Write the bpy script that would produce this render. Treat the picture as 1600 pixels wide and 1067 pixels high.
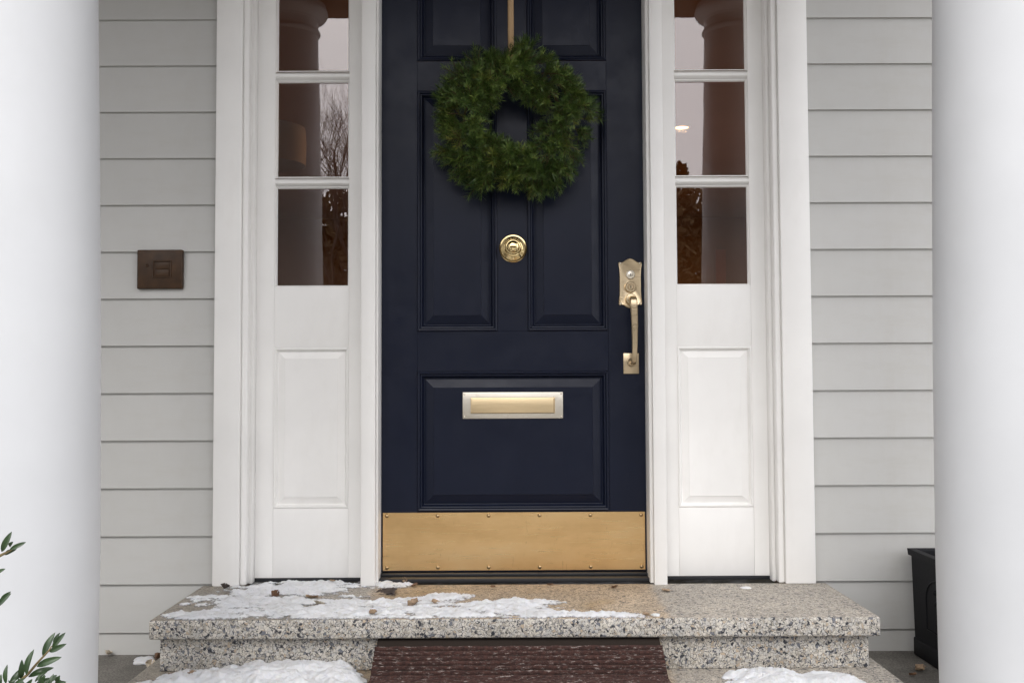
import bpy, bmesh, math, random
from mathutils import Vector, Matrix, noise
R = math.radians
for o in list(bpy.data.objects): bpy.data.objects.remove(o)
scene = bpy.context.scene
C = scene.collection

# ------------------------------------------------------------------ camera
cam = bpy.data.cameras.new('camera'); co = bpy.data.objects.new('camera', cam); C.objects.link(co)
cam.sensor_width = 36; cam.lens = 36 * 1556 / 1600; cam.clip_start = 0.05; cam.clip_end = 500
co.matrix_world = (Matrix.Translation((0, -3.486, 0.676)) @ Matrix.Rotation(R(-0.18), 4, 'Z')
                   @ Matrix.Rotation(R(92.46), 4, 'X') @ Matrix.Rotation(R(-0.25), 4, 'Z'))
scene.camera = co

# ------------------------------------------------------------------ sky and sun (overcast winter day)
SUN_EL, SUN_AZ = 44.0, 192.0          # azimuth clockwise from +Y: behind the camera, a little to its left
world = bpy.data.worlds.new('World'); scene.world = world; world.use_nodes = True
wn, wl = world.node_tree.nodes, world.node_tree.links
wn.clear()
wo = wn.new('ShaderNodeOutputWorld'); bg = wn.new('ShaderNodeBackground'); sk = wn.new('ShaderNodeTexSky')
sk.sky_type = 'NISHITA'; sk.sun_disc = False
sk.sun_elevation = R(SUN_EL); sk.sun_rotation = R(SUN_AZ)
sk.air_density = 1.0; sk.dust_density = 6.0; sk.ozone_density = 1.0
hs = wn.new('ShaderNodeHueSaturation'); hs.inputs['Saturation'].default_value = 0.22
mx = wn.new('ShaderNodeMixRGB'); mx.inputs[0].default_value = 0.85; mx.inputs[2].default_value = (10.4, 10.35, 10.8, 1)
wl.new(sk.outputs[0], hs.inputs['Color']); wl.new(hs.outputs[0], mx.inputs[1]); wl.new(mx.outputs[0], bg.inputs[0])
bg.inputs[1].default_value = 0.15
wl.new(bg.outputs[0], wo.inputs[0])
sun = bpy.data.lights.new('sun', 'SUN'); so = bpy.data.objects.new('sun', sun); C.objects.link(so)
sun.energy = 0.55; sun.angle = R(20); sun.color = (1.0, 0.97, 0.93)
a, e = R(SUN_AZ), R(SUN_EL)
so.rotation_euler = Vector((math.sin(a) * math.cos(e), math.cos(a) * math.cos(e), math.sin(e))).to_track_quat('Z', 'Y').to_euler()
scene.view_settings.view_transform = 'Standard'; scene.view_settings.look = 'None'
scene.view_settings.exposure = 0.64; scene.view_settings.gamma = 1.0; scene.view_settings.use_curve_mapping = False

# ------------------------------------------------------------------ helpers
def rgb(h):
    h = h.lstrip('#'); c = [int(h[i:i + 2], 16) / 255 for i in (0, 2, 4)]
    return tuple(v / 12.92 if v <= .04045 else ((v + .055) / 1.055) ** 2.4 for v in c) + (1,)

class Mat:
    def __init__(self, name, base=(.5, .5, .5), rough=.5, metal=0.0, spec=.5):
        m = bpy.data.materials.new(name); m.use_nodes = True; self.m = m
        self.n, self.l = m.node_tree.nodes, m.node_tree.links
        self.p = self.n['Principled BSDF']
        self.p.inputs['Base Color'].default_value = tuple(base[:3]) + (1,)
        self.p.inputs['Roughness'].default_value = rough
        self.p.inputs['Metallic'].default_value = metal
        self.p.inputs['Specular IOR Level'].default_value = spec
        self.tc = None
    def co(self, scale=(1, 1, 1), rot=(0, 0, 0), src='Object'):
        if self.tc is None: self.tc = self.n.new('ShaderNodeTexCoord')
        mp = self.n.new('ShaderNodeMapping'); mp.inputs['Scale'].default_value = scale; mp.inputs['Rotation'].default_value = rot
        self.l.new(self.tc.outputs[src], mp.inputs[0]); return mp.outputs[0]
    def noise(self, vec, scale, detail=4, rough=.55, dist=0.0):
        t = self.n.new('ShaderNodeTexNoise'); t.inputs['Scale'].default_value = scale; t.inputs['Detail'].default_value = detail
        t.inputs['Roughness'].default_value = rough; t.inputs['Distortion'].default_value = dist
        self.l.new(vec, t.inputs['Vector']); return t.outputs['Fac']
    def ramp(self, fac, stops, interp='LINEAR'):
        r = self.n.new('ShaderNodeValToRGB'); r.color_ramp.interpolation = interp
        el = r.color_ramp.elements
        while len(el) > 1: el.remove(el[-1])
        for i, (p, c) in enumerate(stops):
            if not hasattr(c, '__len__'): c = (c, c, c)
            c = tuple(c[:3]) + (1,)
            if i == 0: el[0].position = p; el[0].color = c
            else: q = el.new(p); q.color = c
        self.l.new(fac, r.inputs[0]); return r.outputs[0]
    def mix(self, fac, a, b, mode='MIX'):
        x = self.n.new('ShaderNodeMixRGB'); x.blend_type = mode
        for s, v in zip(x.inputs, (fac, a, b)):
            if hasattr(v, 'links'): self.l.new(v, s)
            elif hasattr(v, '__len__'): s.default_value = tuple(v[:3]) + (1,)
            else: s.default_value = v if s.type == 'VALUE' else (v, v, v, 1)
        return x.outputs[0]
    def math(self, op, a, b=0.0, clamp=False):
        x = self.n.new('ShaderNodeMath'); x.operation = op; x.use_clamp = clamp
        for s, v in zip(x.inputs, (a, b)):
            if hasattr(v, 'links'): self.l.new(v, s)
            else: s.default_value = v
        return x.outputs[0]
    def set(self, sock, v): self.l.new(v, self.p.inputs[sock]); return self
    def bump(self, h, strength=.2, dist=.002):
        b = self.n.new('ShaderNodeBump'); b.inputs['Strength'].default_value = strength; b.inputs['Distance'].default_value = dist
        self.l.new(h, b.inputs['Height']); self.l.new(b.outputs[0], self.p.inputs['Normal']); return self

def tag(o, label, cat, group=None, kind=None):
    if label: o['label'] = label
    if cat: o['category'] = cat
    if group: o['group'] = group
    o['kind'] = kind or 'thing'
    return o
def empty(name, loc, label, cat, group=None):
    o = bpy.data.objects.new(name, None); C.objects.link(o); o.location = loc; o.empty_display_size = .1
    return tag(o, label, cat, group)
def link(name, me, mat, parent=None, loc=(0, 0, 0)):
    o = bpy.data.objects.new(name, me); C.objects.link(o)
    if mat is not None and not me.materials: me.materials.append(mat.m if isinstance(mat, Mat) else mat)
    if parent is not None:
        o.parent = parent
        root = Vector((0, 0, 0)); q = parent
        while q is not None: root += q.location; q = q.parent
        o.location = Vector(loc) - root          # loc is given in world metres
    else: o.location = loc
    return o
def bmobj(name, bm, mat, parent=None, loc=(0, 0, 0), smooth=False, angle=None):
    bmesh.ops.recalc_face_normals(bm, faces=bm.faces[:])
    me = bpy.data.meshes.new(name); bm.to_mesh(me); bm.free()
    if smooth or angle:
        for p in me.polygons: p.use_smooth = True
        if angle: me.set_sharp_from_angle(angle=R(angle))
    return link(name, me, mat, parent, loc)
def box_bm(x0, x1, y0, y1, z0, z1, bev=.002, seg=2, bm=None):
    tmp = bmesh.new()
    vs = [tmp.verts.new((x, y, z)) for x in (x0, x1) for y in (y0, y1) for z in (z0, z1)]
    for f in ((0, 1, 3, 2), (4, 6, 7, 5), (0, 4, 5, 1), (2, 3, 7, 6), (0, 2, 6, 4), (1, 5, 7, 3)): tmp.faces.new([vs[i] for i in f])
    if bev: bmesh.ops.bevel(tmp, geom=tmp.edges[:], offset=bev, segments=seg, affect='EDGES', profile=.5)
    bmesh.ops.recalc_face_normals(tmp, faces=tmp.faces[:])
    if bm is None: return tmp
    me = bpy.data.meshes.new('t'); tmp.to_mesh(me); tmp.free(); bm.from_mesh(me); bpy.data.meshes.remove(me); return bm
def box(name, x0, x1, y0, y1, z0, z1, mat, parent=None, bev=.002, seg=2):
    c = ((x0 + x1) / 2, (y0 + y1) / 2, (z0 + z1) / 2)
    bm = box_bm(x0 - c[0], x1 - c[0], y0 - c[1], y1 - c[1], z0 - c[2], z1 - c[2], bev, seg)
    return bmobj(name, bm, mat, parent, c, angle=40)
def lathe_bm(prof, n=48, axis='Z', bm=None):
    bm = bm or bmesh.new(); rows = []
    for r, h in prof:
        row = []
        for i in range(n if r > 1e-6 else 1):
            t = 2 * math.pi * i / n; x, y = r * math.cos(t), r * math.sin(t)
            row.append(bm.verts.new((x, y, h) if axis == 'Z' else (x, h, y)))
        rows.append(row)
    for a, b in zip(rows, rows[1:]):
        for i in range(n):
            j = (i + 1) % n
            q = [a[i % len(a)], a[j % len(a)], b[j % len(b)], b[i % len(b)]]
            u = []
            for v in q:
                if v not in u: u.append(v)
            if len(u) > 2: bm.faces.new(u)
    return bm
def tube_bm(pts, rad, n=8, bm=None, cap=True, flat=1.0, up=None):
    bm = bm or bmesh.new(); pts = [Vector(p) for p in pts]; rows = []
    if not hasattr(rad, '__len__'): rad = [rad] * len(pts)
    u = None
    for i, p in enumerate(pts):
        t = (pts[min(i + 1, len(pts) - 1)] - pts[max(i - 1, 0)]).normalized()
        if u is None: u = (Vector(up) if up else (Vector((0, 0, 1)) if abs(t.z) < .9 else Vector((1, 0, 0))))
        u = (u - t * u.dot(t)).normalized(); v = t.cross(u)
        rows.append([bm.verts.new(p + (u * math.cos(2 * math.pi * k / n) + v * math.sin(2 * math.pi * k / n) * flat) * rad[i]) for k in range(n)])
    for a, b in zip(rows, rows[1:]):
        for k in range(n): bm.faces.new((a[k], a[(k + 1) % n], b[(k + 1) % n], b[k]))
    if cap and n > 2: bm.faces.new(rows[0][::-1]); bm.faces.new(rows[-1])
    return bm
def rings_bm(x0, x1, z0, z1, prof):
    """Concentric rectangles on a vertical face: prof = [(inset, y)], the last one is closed by a flat field."""
    bm = bmesh.new(); prev = None
    for ins, y in prof:
        r = [bm.verts.new(p) for p in ((x0 + ins, y, z0 + ins), (x1 - ins, y, z0 + ins), (x1 - ins, y, z1 - ins), (x0 + ins, y, z1 - ins))]
        if prev:
            for k in range(4): bm.faces.new((prev[k], prev[(k + 1) % 4], r[(k + 1) % 4], r[k]))
        prev = r
    bm.faces.new(prev); return bm
def panel(name, x0, x1, z0, z1, prof, mat, parent):
    c = ((x0 + x1) / 2, 0, (z0 + z1) / 2)
    bm = rings_bm(x0 - c[0], x1 - c[0], z0 - c[2], z1 - c[2], prof)
    return bmobj(name, bm, mat, parent, c)
rng = random.Random(7)

# ------------------------------------------------------------------ materials
def painted(name, col, rough, grain=.15, var=.04, dirt=None):
    m = Mat(name, col, rough)
    v = m.co(); f = m.noise(v, 3.0, 5)
    lo = tuple(c * (1 - var) for c in col[:3]); hi = tuple(min(1, c * (1 + var)) for c in col[:3])
    cc = m.ramp(f, [(.3, lo), (.7, hi)])
    if dirt: 
        g = m.ramp(m.noise(m.co((1, 1, .35)), 9, 6, .65), [(.52, 0), (.8, dirt)])
        cc = m.mix(g, cc, (.33, .29, .22))
    m.set('Base Color', cc)
    m.bump(m.noise(m.co((1, 1, 1)), 260, 3), grain, .0006)
    return m
white = painted('white_paint', (.835, .825, .80), .42, dirt=.10)
col_white = painted('column_paint', (.585, .595, .605), .5, dirt=.05)
col_white.bump(col_white.noise(col_white.co((1, 1, .5)), 75, 5, .6), .10, .0016)
siding = painted('siding_paint', (.49, .487, .468), .5, dirt=.14)
oi = siding.n.new('ShaderNodeObjectInfo')
bc = siding.p.inputs['Base Color'].links[0].from_socket
splash = siding.ramp(siding.noise(siding.co((2, 1, 9)), 2.2, 6, .7), [(.50, (1, 1, 1)), (.82, (.94, .93, .91))])
siding.set('Base Color', siding.mix(1.0, siding.mix(1.0, bc, siding.ramp(oi.outputs['Random'], [(0, (.965, .965, .96)), (1, (1.02, 1.02, 1.02))]), 'MULTIPLY'), splash, 'MULTIPLY'))
sg = siding.mix(.5, siding.noise(siding.co((4, 40, 260)), 1.0, 4), siding.noise(siding.co((3, 1, 5)), 1.5, 2))
siding.bump(sg, .22, .0012)
navy = Mat('navy_paint', (.0105, .0145, .027), .34, 0, .24)
navy.set('Roughness', navy.ramp(navy.noise(navy.co(), 14, 5), [(.3, .29), (.7, .42)]))
navy.set('Base Color', navy.ramp(navy.noise(navy.co(), 5, 4), [(.3, (.0056, .0082, .0200)), (.7, (.0072, .0102, .0235))]))
navy.bump(navy.mix(.5, navy.noise(navy.co((90, 90, 6)), 3.0, 5), navy.noise(navy.co(), 420, 3)), .22, .0010)
rubber_gap = Mat('rubber_and_gap_black', (.012, .013, .016), .6)  # also the black that stands in for shaded gaps
def brass(name, col, rough, streak=.08, tarn=None):
    m = Mat(name, col, rough, 1.0)
    f = m.noise(m.co((.6, 1, 1)), 9, 6, .6)
    c = m.ramp(f, [(.3, tuple(x * (1 - streak) for x in col)), (.75, tuple(min(1, x * (1 + streak * .6)) for x in col))])
    if tarn:
        g = m.ramp(m.noise(m.co(), 22, 6, .62), [(.58, 0), (.72, tarn)])
        c = m.mix(g, c, (.28, .17, .08))
    m.set('Base Color', c)
    m.set('Roughness', m.ramp(m.noise(m.co((2, 2, 120)), 2.5, 4), [(.3, rough * .85), (.7, min(1, rough * 1.2))]))
    return m
brass_sheet = brass('brass_sheet', (.72, .49, .27), .30, .10)
bs = brass_sheet
g1 = bs.ramp(bs.noise(bs.co((.7, 1, 2.2)), 3.2, 5, .6), [(.30, (.74, .47, .21)), (.52, (.90, .61, .295)), (.75, (.96, .70, .38))])
g2 = bs.ramp(bs.noise(bs.co((26, 1, 9)), 1.4, 5, .7, 1.2), [(.64, 0), (.74, .4)])
bs.set('Base Color', bs.mix(g2, g1, (.42, .25, .12)))
bs.bump(bs.noise(bs.co((3, 3, 300)), 1.0, 3), .05, .0004)
brass_polished = brass('polished_brass', (.90, .70, .36), .09)
brass_satin = brass('satin_brass', (.66, .53, .35), .30, .1)
brass_pale = brass('pale_brass', (.90, .71, .44), .36, .10)
nickel = brass('worn_nickel', (.82, .765, .66), .36, .12, .22)
screw_m = brass('screw_brass', (.50, .36, .20), .35)
bronze = Mat('brown_bronze', (.05, .026, .013), .46, 0, .3)
bronze.set('Base Color', bronze.ramp(bronze.noise(bronze.co(), 30, 5), [(.3, (.032, .016, .007)), (.75, (.070, .034, .014))]))

def aggregate(name, top):
    m = Mat(name, (.5, .48, .44), .62 if top else .55)
    v = m.co(); d = m.n.new('ShaderNodeTexNoise'); d.inputs['Scale'].default_value = 70; d.inputs['Detail'].default_value = 3
    m.l.new(v, d.inputs['Vector'])
    off = m.n.new('ShaderNodeVectorMath'); off.operation = 'MULTIPLY_ADD'; off.inputs[1].default_value = (.020, .020, .020)
    m.l.new(d.outputs['Color'], off.inputs[0]); m.l.new(v, off.inputs[2])
    def vor(feat, sc):
        t = m.n.new('ShaderNodeTexVoronoi'); t.feature = feat; t.inputs['Scale'].default_value = sc
        m.l.new(off.outputs[0], t.inputs['Vector']); return t
    a, b, c2 = vor('F1', 124), vor('DISTANCE_TO_EDGE', 124), vor('F1', 200)
    sep = m.n.new('ShaderNodeSeparateColor'); m.l.new(a.outputs['Color'], sep.inputs[0])
    sep2 = m.n.new('ShaderNodeSeparateColor'); m.l.new(c2.outputs['Color'], sep2.inputs[0])
    if top: stops = [(0, (.13, .13, .14)), (.05, (.34, .31, .27)), (.20, (.56, .51, .44)), (.58, (.48, .45, .41)), (.82, (.62, .57, .50))]
    else: stops = [(0, (.03, .033, .045)), (.05, (.16, .17, .20)), (.10, (.40, .37, .32)), (.22, (.60, .57, .51)), (.48, (.53, .52, .50)), (.72, (.66, .63, .58)), (.94, (.50, .41, .31))]
    stones = m.ramp(sep.outputs[0], stops, 'CONSTANT')
    stones = m.mix(1.0, stones, m.ramp(m.noise(v, 420, 3), [(.3, .82), (.7, 1.1)]), 'MULTIPLY')
    chipc = m.ramp(sep2.outputs[1], [(0, (.026, .029, .038)), (.30, (.075, .08, .105)), (.50, (.30, .285, .26)), (.8, (.40, .38, .34))] if not top else [(0, (.09, .09, .10)), (.30, (.20, .19, .18)), (.42, (.36, .33, .29))], 'CONSTANT')
    rim = m.math('ADD', m.math('MULTIPLY', sep.outputs[2], .16), .035)
    gap = m.ramp(m.math('DIVIDE', b.outputs['Distance'], rim), [(.55, 1), (.9, 0)])
    edge = gap
    colr = m.mix(gap, stones, chipc)
    big = m.ramp(m.noise(v, 4.5, 5), [(.35, (.80, .79, .77)), (.7, (1.06, 1.04, 1.0))])
    colr = m.mix(1.0, colr, big, 'MULTIPLY')
    if top:      # the sandy patch left where a mat used to lie in front of the door
        sx = m.n.new('ShaderNodeSeparateXYZ'); m.l.new(v, sx.inputs[0])
        wob = m.math('MULTIPLY', m.math('SUBTRACT', m.noise(v, 30, 4), .5), .05)
        ax = m.math('ABSOLUTE', m.math('SUBTRACT', m.math('ADD', sx.outputs[0], wob), -.005))
        msk = m.ramp(ax, [(.445, 1), (.47, 0)])
        colr = m.mix(m.math('MULTIPLY', msk, .85), colr, m.mix(1.0, colr, (1.12, .97, .80), 'MULTIPLY'))
    if top:
        wet = m.ramp(m.math('ADD', m.math('MULTIPLY', m.noise(v, 5.5, 6, .6), .8), m.math('MULTIPLY', sx.outputs[0], -.16)), [(.44, 0), (.52, 1)])
        colr = m.mix(wet, colr, m.mix(1.0, colr, (.66, .63, .58), 'MULTIPLY'))
        m.set('Roughness', m.ramp(wet, [(0, .68), (1, .34)]))
    stain = m.ramp(m.noise(v, 7, 6, .65), [(.55, 0), (.8, .35)])
    colr = m.mix(stain, colr, (.26, .20, .12))
    m.set('Base Color', colr)
    m.bump(m.mix(.5, m.ramp(b.outputs['Distance'], [(0, 0), (.12, 1)]), m.noise(v, 300, 3)), .5, .0016)
    return m
agg_face = aggregate('aggregate_face', False)
agg_top = aggregate('aggregate_top', True)
concrete = Mat('porch_concrete', (.20, .185, .165), .8)
concrete.set('Base Color', concrete.mix(1.0, concrete.ramp(concrete.noise(concrete.co(), 6, 6, .7), [(.3, (.10, .092, .08)), (.7, (.24, .225, .20))]),
             concrete.ramp(concrete.noise(concrete.co(), 190, 3), [(.35, .55), (.65, 1.25)]), 'MULTIPLY'))
concrete.bump(concrete.noise(concrete.co(), 150, 5), .5, .003)
snow_m = Mat('snow', (.86, .87, .89), .65)
snow_m.p.inputs['Subsurface Weight'].default_value = .35
snow_m.p.inputs['Subsurface Radius'].default_value = (.012, .014, .018)
snow_m.p.inputs['Subsurface Scale'].default_value = .6
snow_m.set('Base Color', snow_m.ramp(snow_m.noise(snow_m.co(), 26, 6, .7), [(.28, (.64, .63, .61)), (.46, (.82, .83, .85)), (.7, (.88, .89, .91))]))
sa = snow_m.n.new('ShaderNodeAttribute'); sa.attribute_name = 'thickness'
snow_m.set('Alpha', snow_m.ramp(snow_m.math('ADD', snow_m.math('MULTIPLY', sa.outputs['Fac'], 100.0), snow_m.math('MULTIPLY', snow_m.math('SUBTRACT', snow_m.noise(snow_m.co(), 120, 5), .5), .9)), [(.02, 0), (.42, 1)]))
snow_m.bump(snow_m.noise(snow_m.co(), 260, 8, .8), .9, .006)

# ------------------------------------------------------------------ ground and porch
ground_m = Mat('winter_ground', (.2, .2, .15), .9)
ground_m.set('Base Color', ground_m.ramp(ground_m.noise(ground_m.co(), .35, 8, .62), [(.40, (.055, .05, .028)), (.5, (.10, .09, .055)), (.55, (.55, .56, .58))]))
bm = bmesh.new(); bmesh.ops.create_grid(bm, x_segments=2, y_segments=2, size=150)
tag(bmobj('ground', bm, ground_m, None, (0, 0, -.75)), 'winter ground with brown grass and patches of snow', None, kind='structure')
path_m = Mat('path_paving', (.34, .33, .31), .8)
path_m.set('Base Color', path_m.ramp(path_m.noise(path_m.co(), 3, 7, .65), [(.35, (.24, .23, .21)), (.65, (.40, .39, .37))]))
tag(box('path', -1.1, 1.1, -12, -1.78, -.80, -.73, path_m, None, .01), 'grey paved path leading up to the porch', None, kind='structure')
tag(box('porch_floor', -4.2, 4.2, -1.72, .06, -.80, -.23, concrete, None, .008), 'dull grey concrete porch floor below the steps', None, kind='structure')

def step(label, x0, x1, y0, y1, slab_z, thick, rz, rx0, rx1, ry0):
    t = empty('stone_step', ((x0 + x1) / 2, (y0 + y1) / 2, rz), label, 'step')
    def two(name, X0, X1, Y0, Y1, Z0, Z1, bev):
        c = ((X0 + X1) / 2, (Y0 + Y1) / 2, (Z0 + Z1) / 2)
        bm = box_bm(X0 - c[0], X1 - c[0], Y0 - c[1], Y1 - c[1], Z0 - c[2], Z1 - c[2], bev, 3)
        for f in bm.faces: f.material_index = 1 if f.normal.z > .8 else 0
        o = bmobj(name, bm, agg_face, t, c, angle=50); o.data.materials.append(agg_top.m); return o
    two('slab', x0, x1, y0, y1, slab_z - thick, slab_z, .006)
    if rx0 is not None: two('riser', rx0, rx1, ry0, y1, rz, slab_z - thick, .003)
    return t
step('upper stone step of pebbled aggregate right under the navy door', -1.043, 1.072, -.578, -.0775, 0, .0555, -.154, -1.021, 1.0475, -.545)
step('lower stone step of pebbled aggregate carrying the brown mat', -1.077, 1.095, -1.02, -.0785, -.1542, .0758, -.23, None, None, None)

# ------------------------------------------------------------------ house wall with lap siding
wall = empty('house_wall', (0, .2, -.23), 'light grey lap siding wall on both sides of the entrance', 'wall')
def board(x0, x1, z0, z1):
    lap, yb, yt = .012, -.0765, -.0655
    prof = [(yb, z0), (yb, z0 + .001), (yt, z1 + lap), (-.045, z1 + lap), (-.045, z0 + .004), (yb + .002, z0)]
    c = ((x0 + x1) / 2, 0, z0); bm = bmesh.new()
    A = [bm.verts.new((x0 - c[0], y, z - c[2])) for y, z in prof]; B = [bm.verts.new((x1 - c[0], y, z - c[2])) for y, z in prof]
    n = len(prof)
    for k in range(n): bm.faces.new((A[k], A[(k + 1) % n], B[(k + 1) % n], B[k]))
    bm.faces.new(A[::-1]); bm.faces.new(B)
    return bmobj('siding_board', bm, siding, wall, c)
P_ = .16165
for k in range(-1, 18):
    z0 = .0050 + P_ * k; z1 = z0 + P_
    if k == -1: z0 = .005 - P_
    for x0, x1 in ((-4.2, -1.003), (1.034, 4.2)): board(x0, x1, z0, z1)
for x0, x1 in ((-4.2, -1.003), (1.034, 4.2)): board(x0, x1, -.235, .005 - P_)
wall_core = Mat('wall_sheathing', (.25, .2, .15), .9)
box('sheathing', -4.2, -.93, -.046, .12, -.23, 3.2, wall_core, wall, 0)
box('sheathing', .95, 4.2, -.046, .12, -.23, 3.2, wall_core, wall, 0)
box('sheathing', -.93, .95, .0, .12, 2.62, 3.2, wall_core, wall, 0)
box('sky_blocker', -3.6, -3.0, -2.6, -.08, -.75, 3.2, siding, wall, .004)  # added out of view to keep the left sky off the left siding
box('frieze_board', -1.003, 1.034, -.09, -.005, 2.62, 2.86, white, wall, .003)

# ------------------------------------------------------------------ entrance frame
TOP = 2.44
fr = empty('entrance_frame', (.0137, 0, 0), 'white timber frame with flat casings and posts around the navy door', 'door frame')
for x0, x1, b0, b1 in ((-1.003, -.9135, -.9135, -.892), (.9315, 1.033, .910, .9315)):
    box('casing', x0, x1, -.100, -.0, .001, 2.62, white, fr, .003)
    box('bead', b0, b1, -.088, .02, .001, TOP + .06, white, fr, .006, 4)
    j0, j1 = ((-.8925, -.880) if x0 < 0 else (.8975, .9095))
    box('jamb', j0, j1, -.055, .05, .001, TOP + .06, white, fr, .002)
for x0, x1, s0, s1 in ((-.503, -.4535, -.4535, -.4465), (.487, .531, .476, .487)):
    box('post', x0, x1, -.104, .08, .001 if x0 < 0 else -.0005, TOP + .06, white, fr, .003)
    box('stop', s0, s1, -.085, .085, .003, TOP + .02, white, fr, .0015)
box('header', -.905, .921, -.094, .0, TOP + .062, 2.619, white, fr, .003)
box('threshold', -.446, .4755, -.062, .085, .0012, .016, rubber_gap, fr, .003)
box('threshold', -.446, .4755, -.022, .08, .016, .026, rubber_gap, fr, .003)
for x0, x1 in ((-.893, -.502), (.530, .9105)):
    box('gap_shade_strip', x0, x1, -.020, .05, .0005, .0125, rubber_gap, fr, .001)  # black strip stands in for the shaded gap under the sidelight

# ------------------------------------------------------------------ sidelights
glass = bpy.data.materials.new('coated_glass'); glass.use_nodes = True
gn, gl = glass.node_tree.nodes, glass.node_tree.links
gn.clear()
go = gn.new('ShaderNodeOutputMaterial'); gm = gn.new('ShaderNodeMixShader'); gt = gn.new('ShaderNodeBsdfTransparent'); gg = gn.new('ShaderNodeBsdfGlossy')
gt.inputs[0].default_value = (.86, .80, .72, 1); gg.inputs['Roughness'].default_value = 0.0; gg.inputs[0].default_value = (.97, .96, 1.0, 1)
gf = gn.new('ShaderNodeFresnel'); gf.inputs[0].default_value = 1.98
gnz = gn.new('ShaderNodeTexNoise'); gnz.inputs['Scale'].default_value = 7; gnz.inputs['Detail'].default_value = 1; gtc = gn.new('ShaderNodeTexCoord'); gbp = gn.new('ShaderNodeBump')
gbp.inputs['Strength'].default_value = .25; gbp.inputs['Distance'].default_value = .0006
gl.new(gtc.outputs['Object'], gnz.inputs['Vector']); gl.new(gnz.outputs['Fac'], gbp.inputs['Height']); gl.new(gbp.outputs[0], gg.inputs['Normal'])
gl.new(gf.outputs[0], gm.inputs[0]); gl.new(gt.outputs[0], gm.inputs[1]); gl.new(gg.outputs[0], gm.inputs[2]); gl.new(gm.outputs[0], go.inputs[0])

def sidelight(label, x0, x1, g0, g1, p0, p1, pz0, pz1):
    t = empty('sidelight_window', ((x0 + x1) / 2, 0, .0125), label, 'window')
    F = -.020; B = .022
    rows = [(1.0185, 1.3725), (1.4025, 1.7495), (1.780, 2.127), (2.157, 2.40)]
    box('stile', x0, g0, F, B, .0135, TOP + .03, white, t, .0006, 1)
    box('stile', g1, x1, F, B, .0135, TOP + .03, white, t, .0006, 1)
    box('bottom_rail', g0 + .0002, g1 - .0002, F + .0003, B, .0135, pz0, white, t, .0008)
    box('middle_rail', g0 + .0002, g1 - .0002, F + .0003, B, pz1, rows[0][0], white, t, .0008)
    box('top_rail', g0 + .0002, g1 - .0002, F + .0003, B, rows[-1][1], TOP + .03, white, t, .0008)
    for (a, b), (c, d) in zip(rows, rows[1:]):
        bm = bmesh.new(); h = (c - b) / 2; hw = (g1 - g0) / 2
        pr = [(B - .004, -h), (-.004, -h), (-.0085, -h + .003), (F + .004, -h * .45), (F + .001, -h * .3), (F + .001, h * .3), (F + .004, h * .45), (-.0085, h - .003), (-.004, h), (B - .004, h)]
        A = [bm.verts.new((-hw, y, z)) for y, z in pr]; Bv = [bm.verts.new((hw, y, z)) for y, z in pr]; n = len(pr)
        for k in range(n): bm.faces.new((A[k], A[(k + 1) % n], Bv[(k + 1) % n], Bv[k]))
        bm.faces.new(A[::-1]); bm.faces.new(Bv)
        bmobj('muntin', bm, white, t, ((g0 + g1) / 2, 0, (b + c) / 2))
    for i, (a, b) in enumerate(rows):
        pn = box('pane', g0 + .001, g1 - .001, .002, .006, a + .001, b - .001, glass, t, 0)
        # glazing bead around the pane: a sloping inner rim
        c = ((g0 + g1) / 2, 0, (a + b) / 2); bm = bmesh.new(); hw, hh = (g1 - g0) / 2, (b - a) / 2; prev = None
        for ins, y in ((.0, -.012), (.0035, -.0105), (.0065, -.003), (.0065, .001)):
            r = [bm.verts.new(p) for p in ((-hw + ins, y, -hh + ins), (hw - ins, y, -hh + ins), (hw - ins, y, hh - ins), (-hw + ins, y, hh - ins))]
            if prev:
                for k in range(4): bm.faces.new((prev[k], prev[(k + 1) % 4], r[(k + 1) % 4], r[k]))
            prev = r
        bmobj('glazing_bead', bm, white, t, c)
    pr = [(.0, F + .0003), (.0025, F - .0035), (.0065, F - .0035), (.0095, F + .004), (.013, F + .010), (.0150, F + .0105), (.037, F + .003), (.0378, F + .0012), (.0395, F + .0012)]
    panel('panel', p0, p1, pz0, pz1, pr, white, t)
    # filler strips of the rails beside the panel
    if p0 > g0 + .001: box('rail_fillet', g0 + .0002, p0, F + .0003, B, pz0, pz1, white, t, 0)
    elif p0 < g0 - .001: pass
    return t
sidelight('white sidelight window left of the door, its panes mirroring a bare tree', -.8795, -.5035, -.8175, -.5575, -.8175, -.5575, .2515, .8065)
sidelight('white sidelight window right of the door, its panes mirroring a conifer top', .5315, .8970, .5860, .8455, .5860, .8455, .2490, .8050)

# ------------------------------------------------------------------ door
door = empty('front_door', (.0137, .02, .028), 'navy blue panelled front door with brass fittings', 'door')
X0, X1, Zb, Zt = -.4475, .4765, .0285, TOP
def dbox(name, x0, x1, z0, z1): return box(name, x0, x1, 0.0, .044, z0, z1, navy, door, .0007, 1)
dbox('stile', X0, -.3207, Zb, Zt); dbox('stile', .3485, X1, Zb, Zt)
XL, XR = -.3207, .3485
dbox('bottom_rail', XL, XR, Zb, .2365); dbox('lock_rail', XL, XR, .7215, .8620)
dbox('middle_rail', XL, XR, 1.7140, 1.8200); dbox('top_rail', XL, XR, 2.30, Zt)
dbox('mullion', -.0400, .0672, .8620, 1.7140); dbox('mullion', -.0400, .0672, 1.8200, 2.30)
PR = [(0, .0002), (.001, -.0045), (.0045, -.0065), (.0085, -.0050), (.0100, .0005), (.0125, -.0005), (.0160, .0005), (.0195, .0095), (.0225, .0150), (.0240, .0155), (.0560, .0030), (.0566, .0010), (.0585, .0010)]
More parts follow.
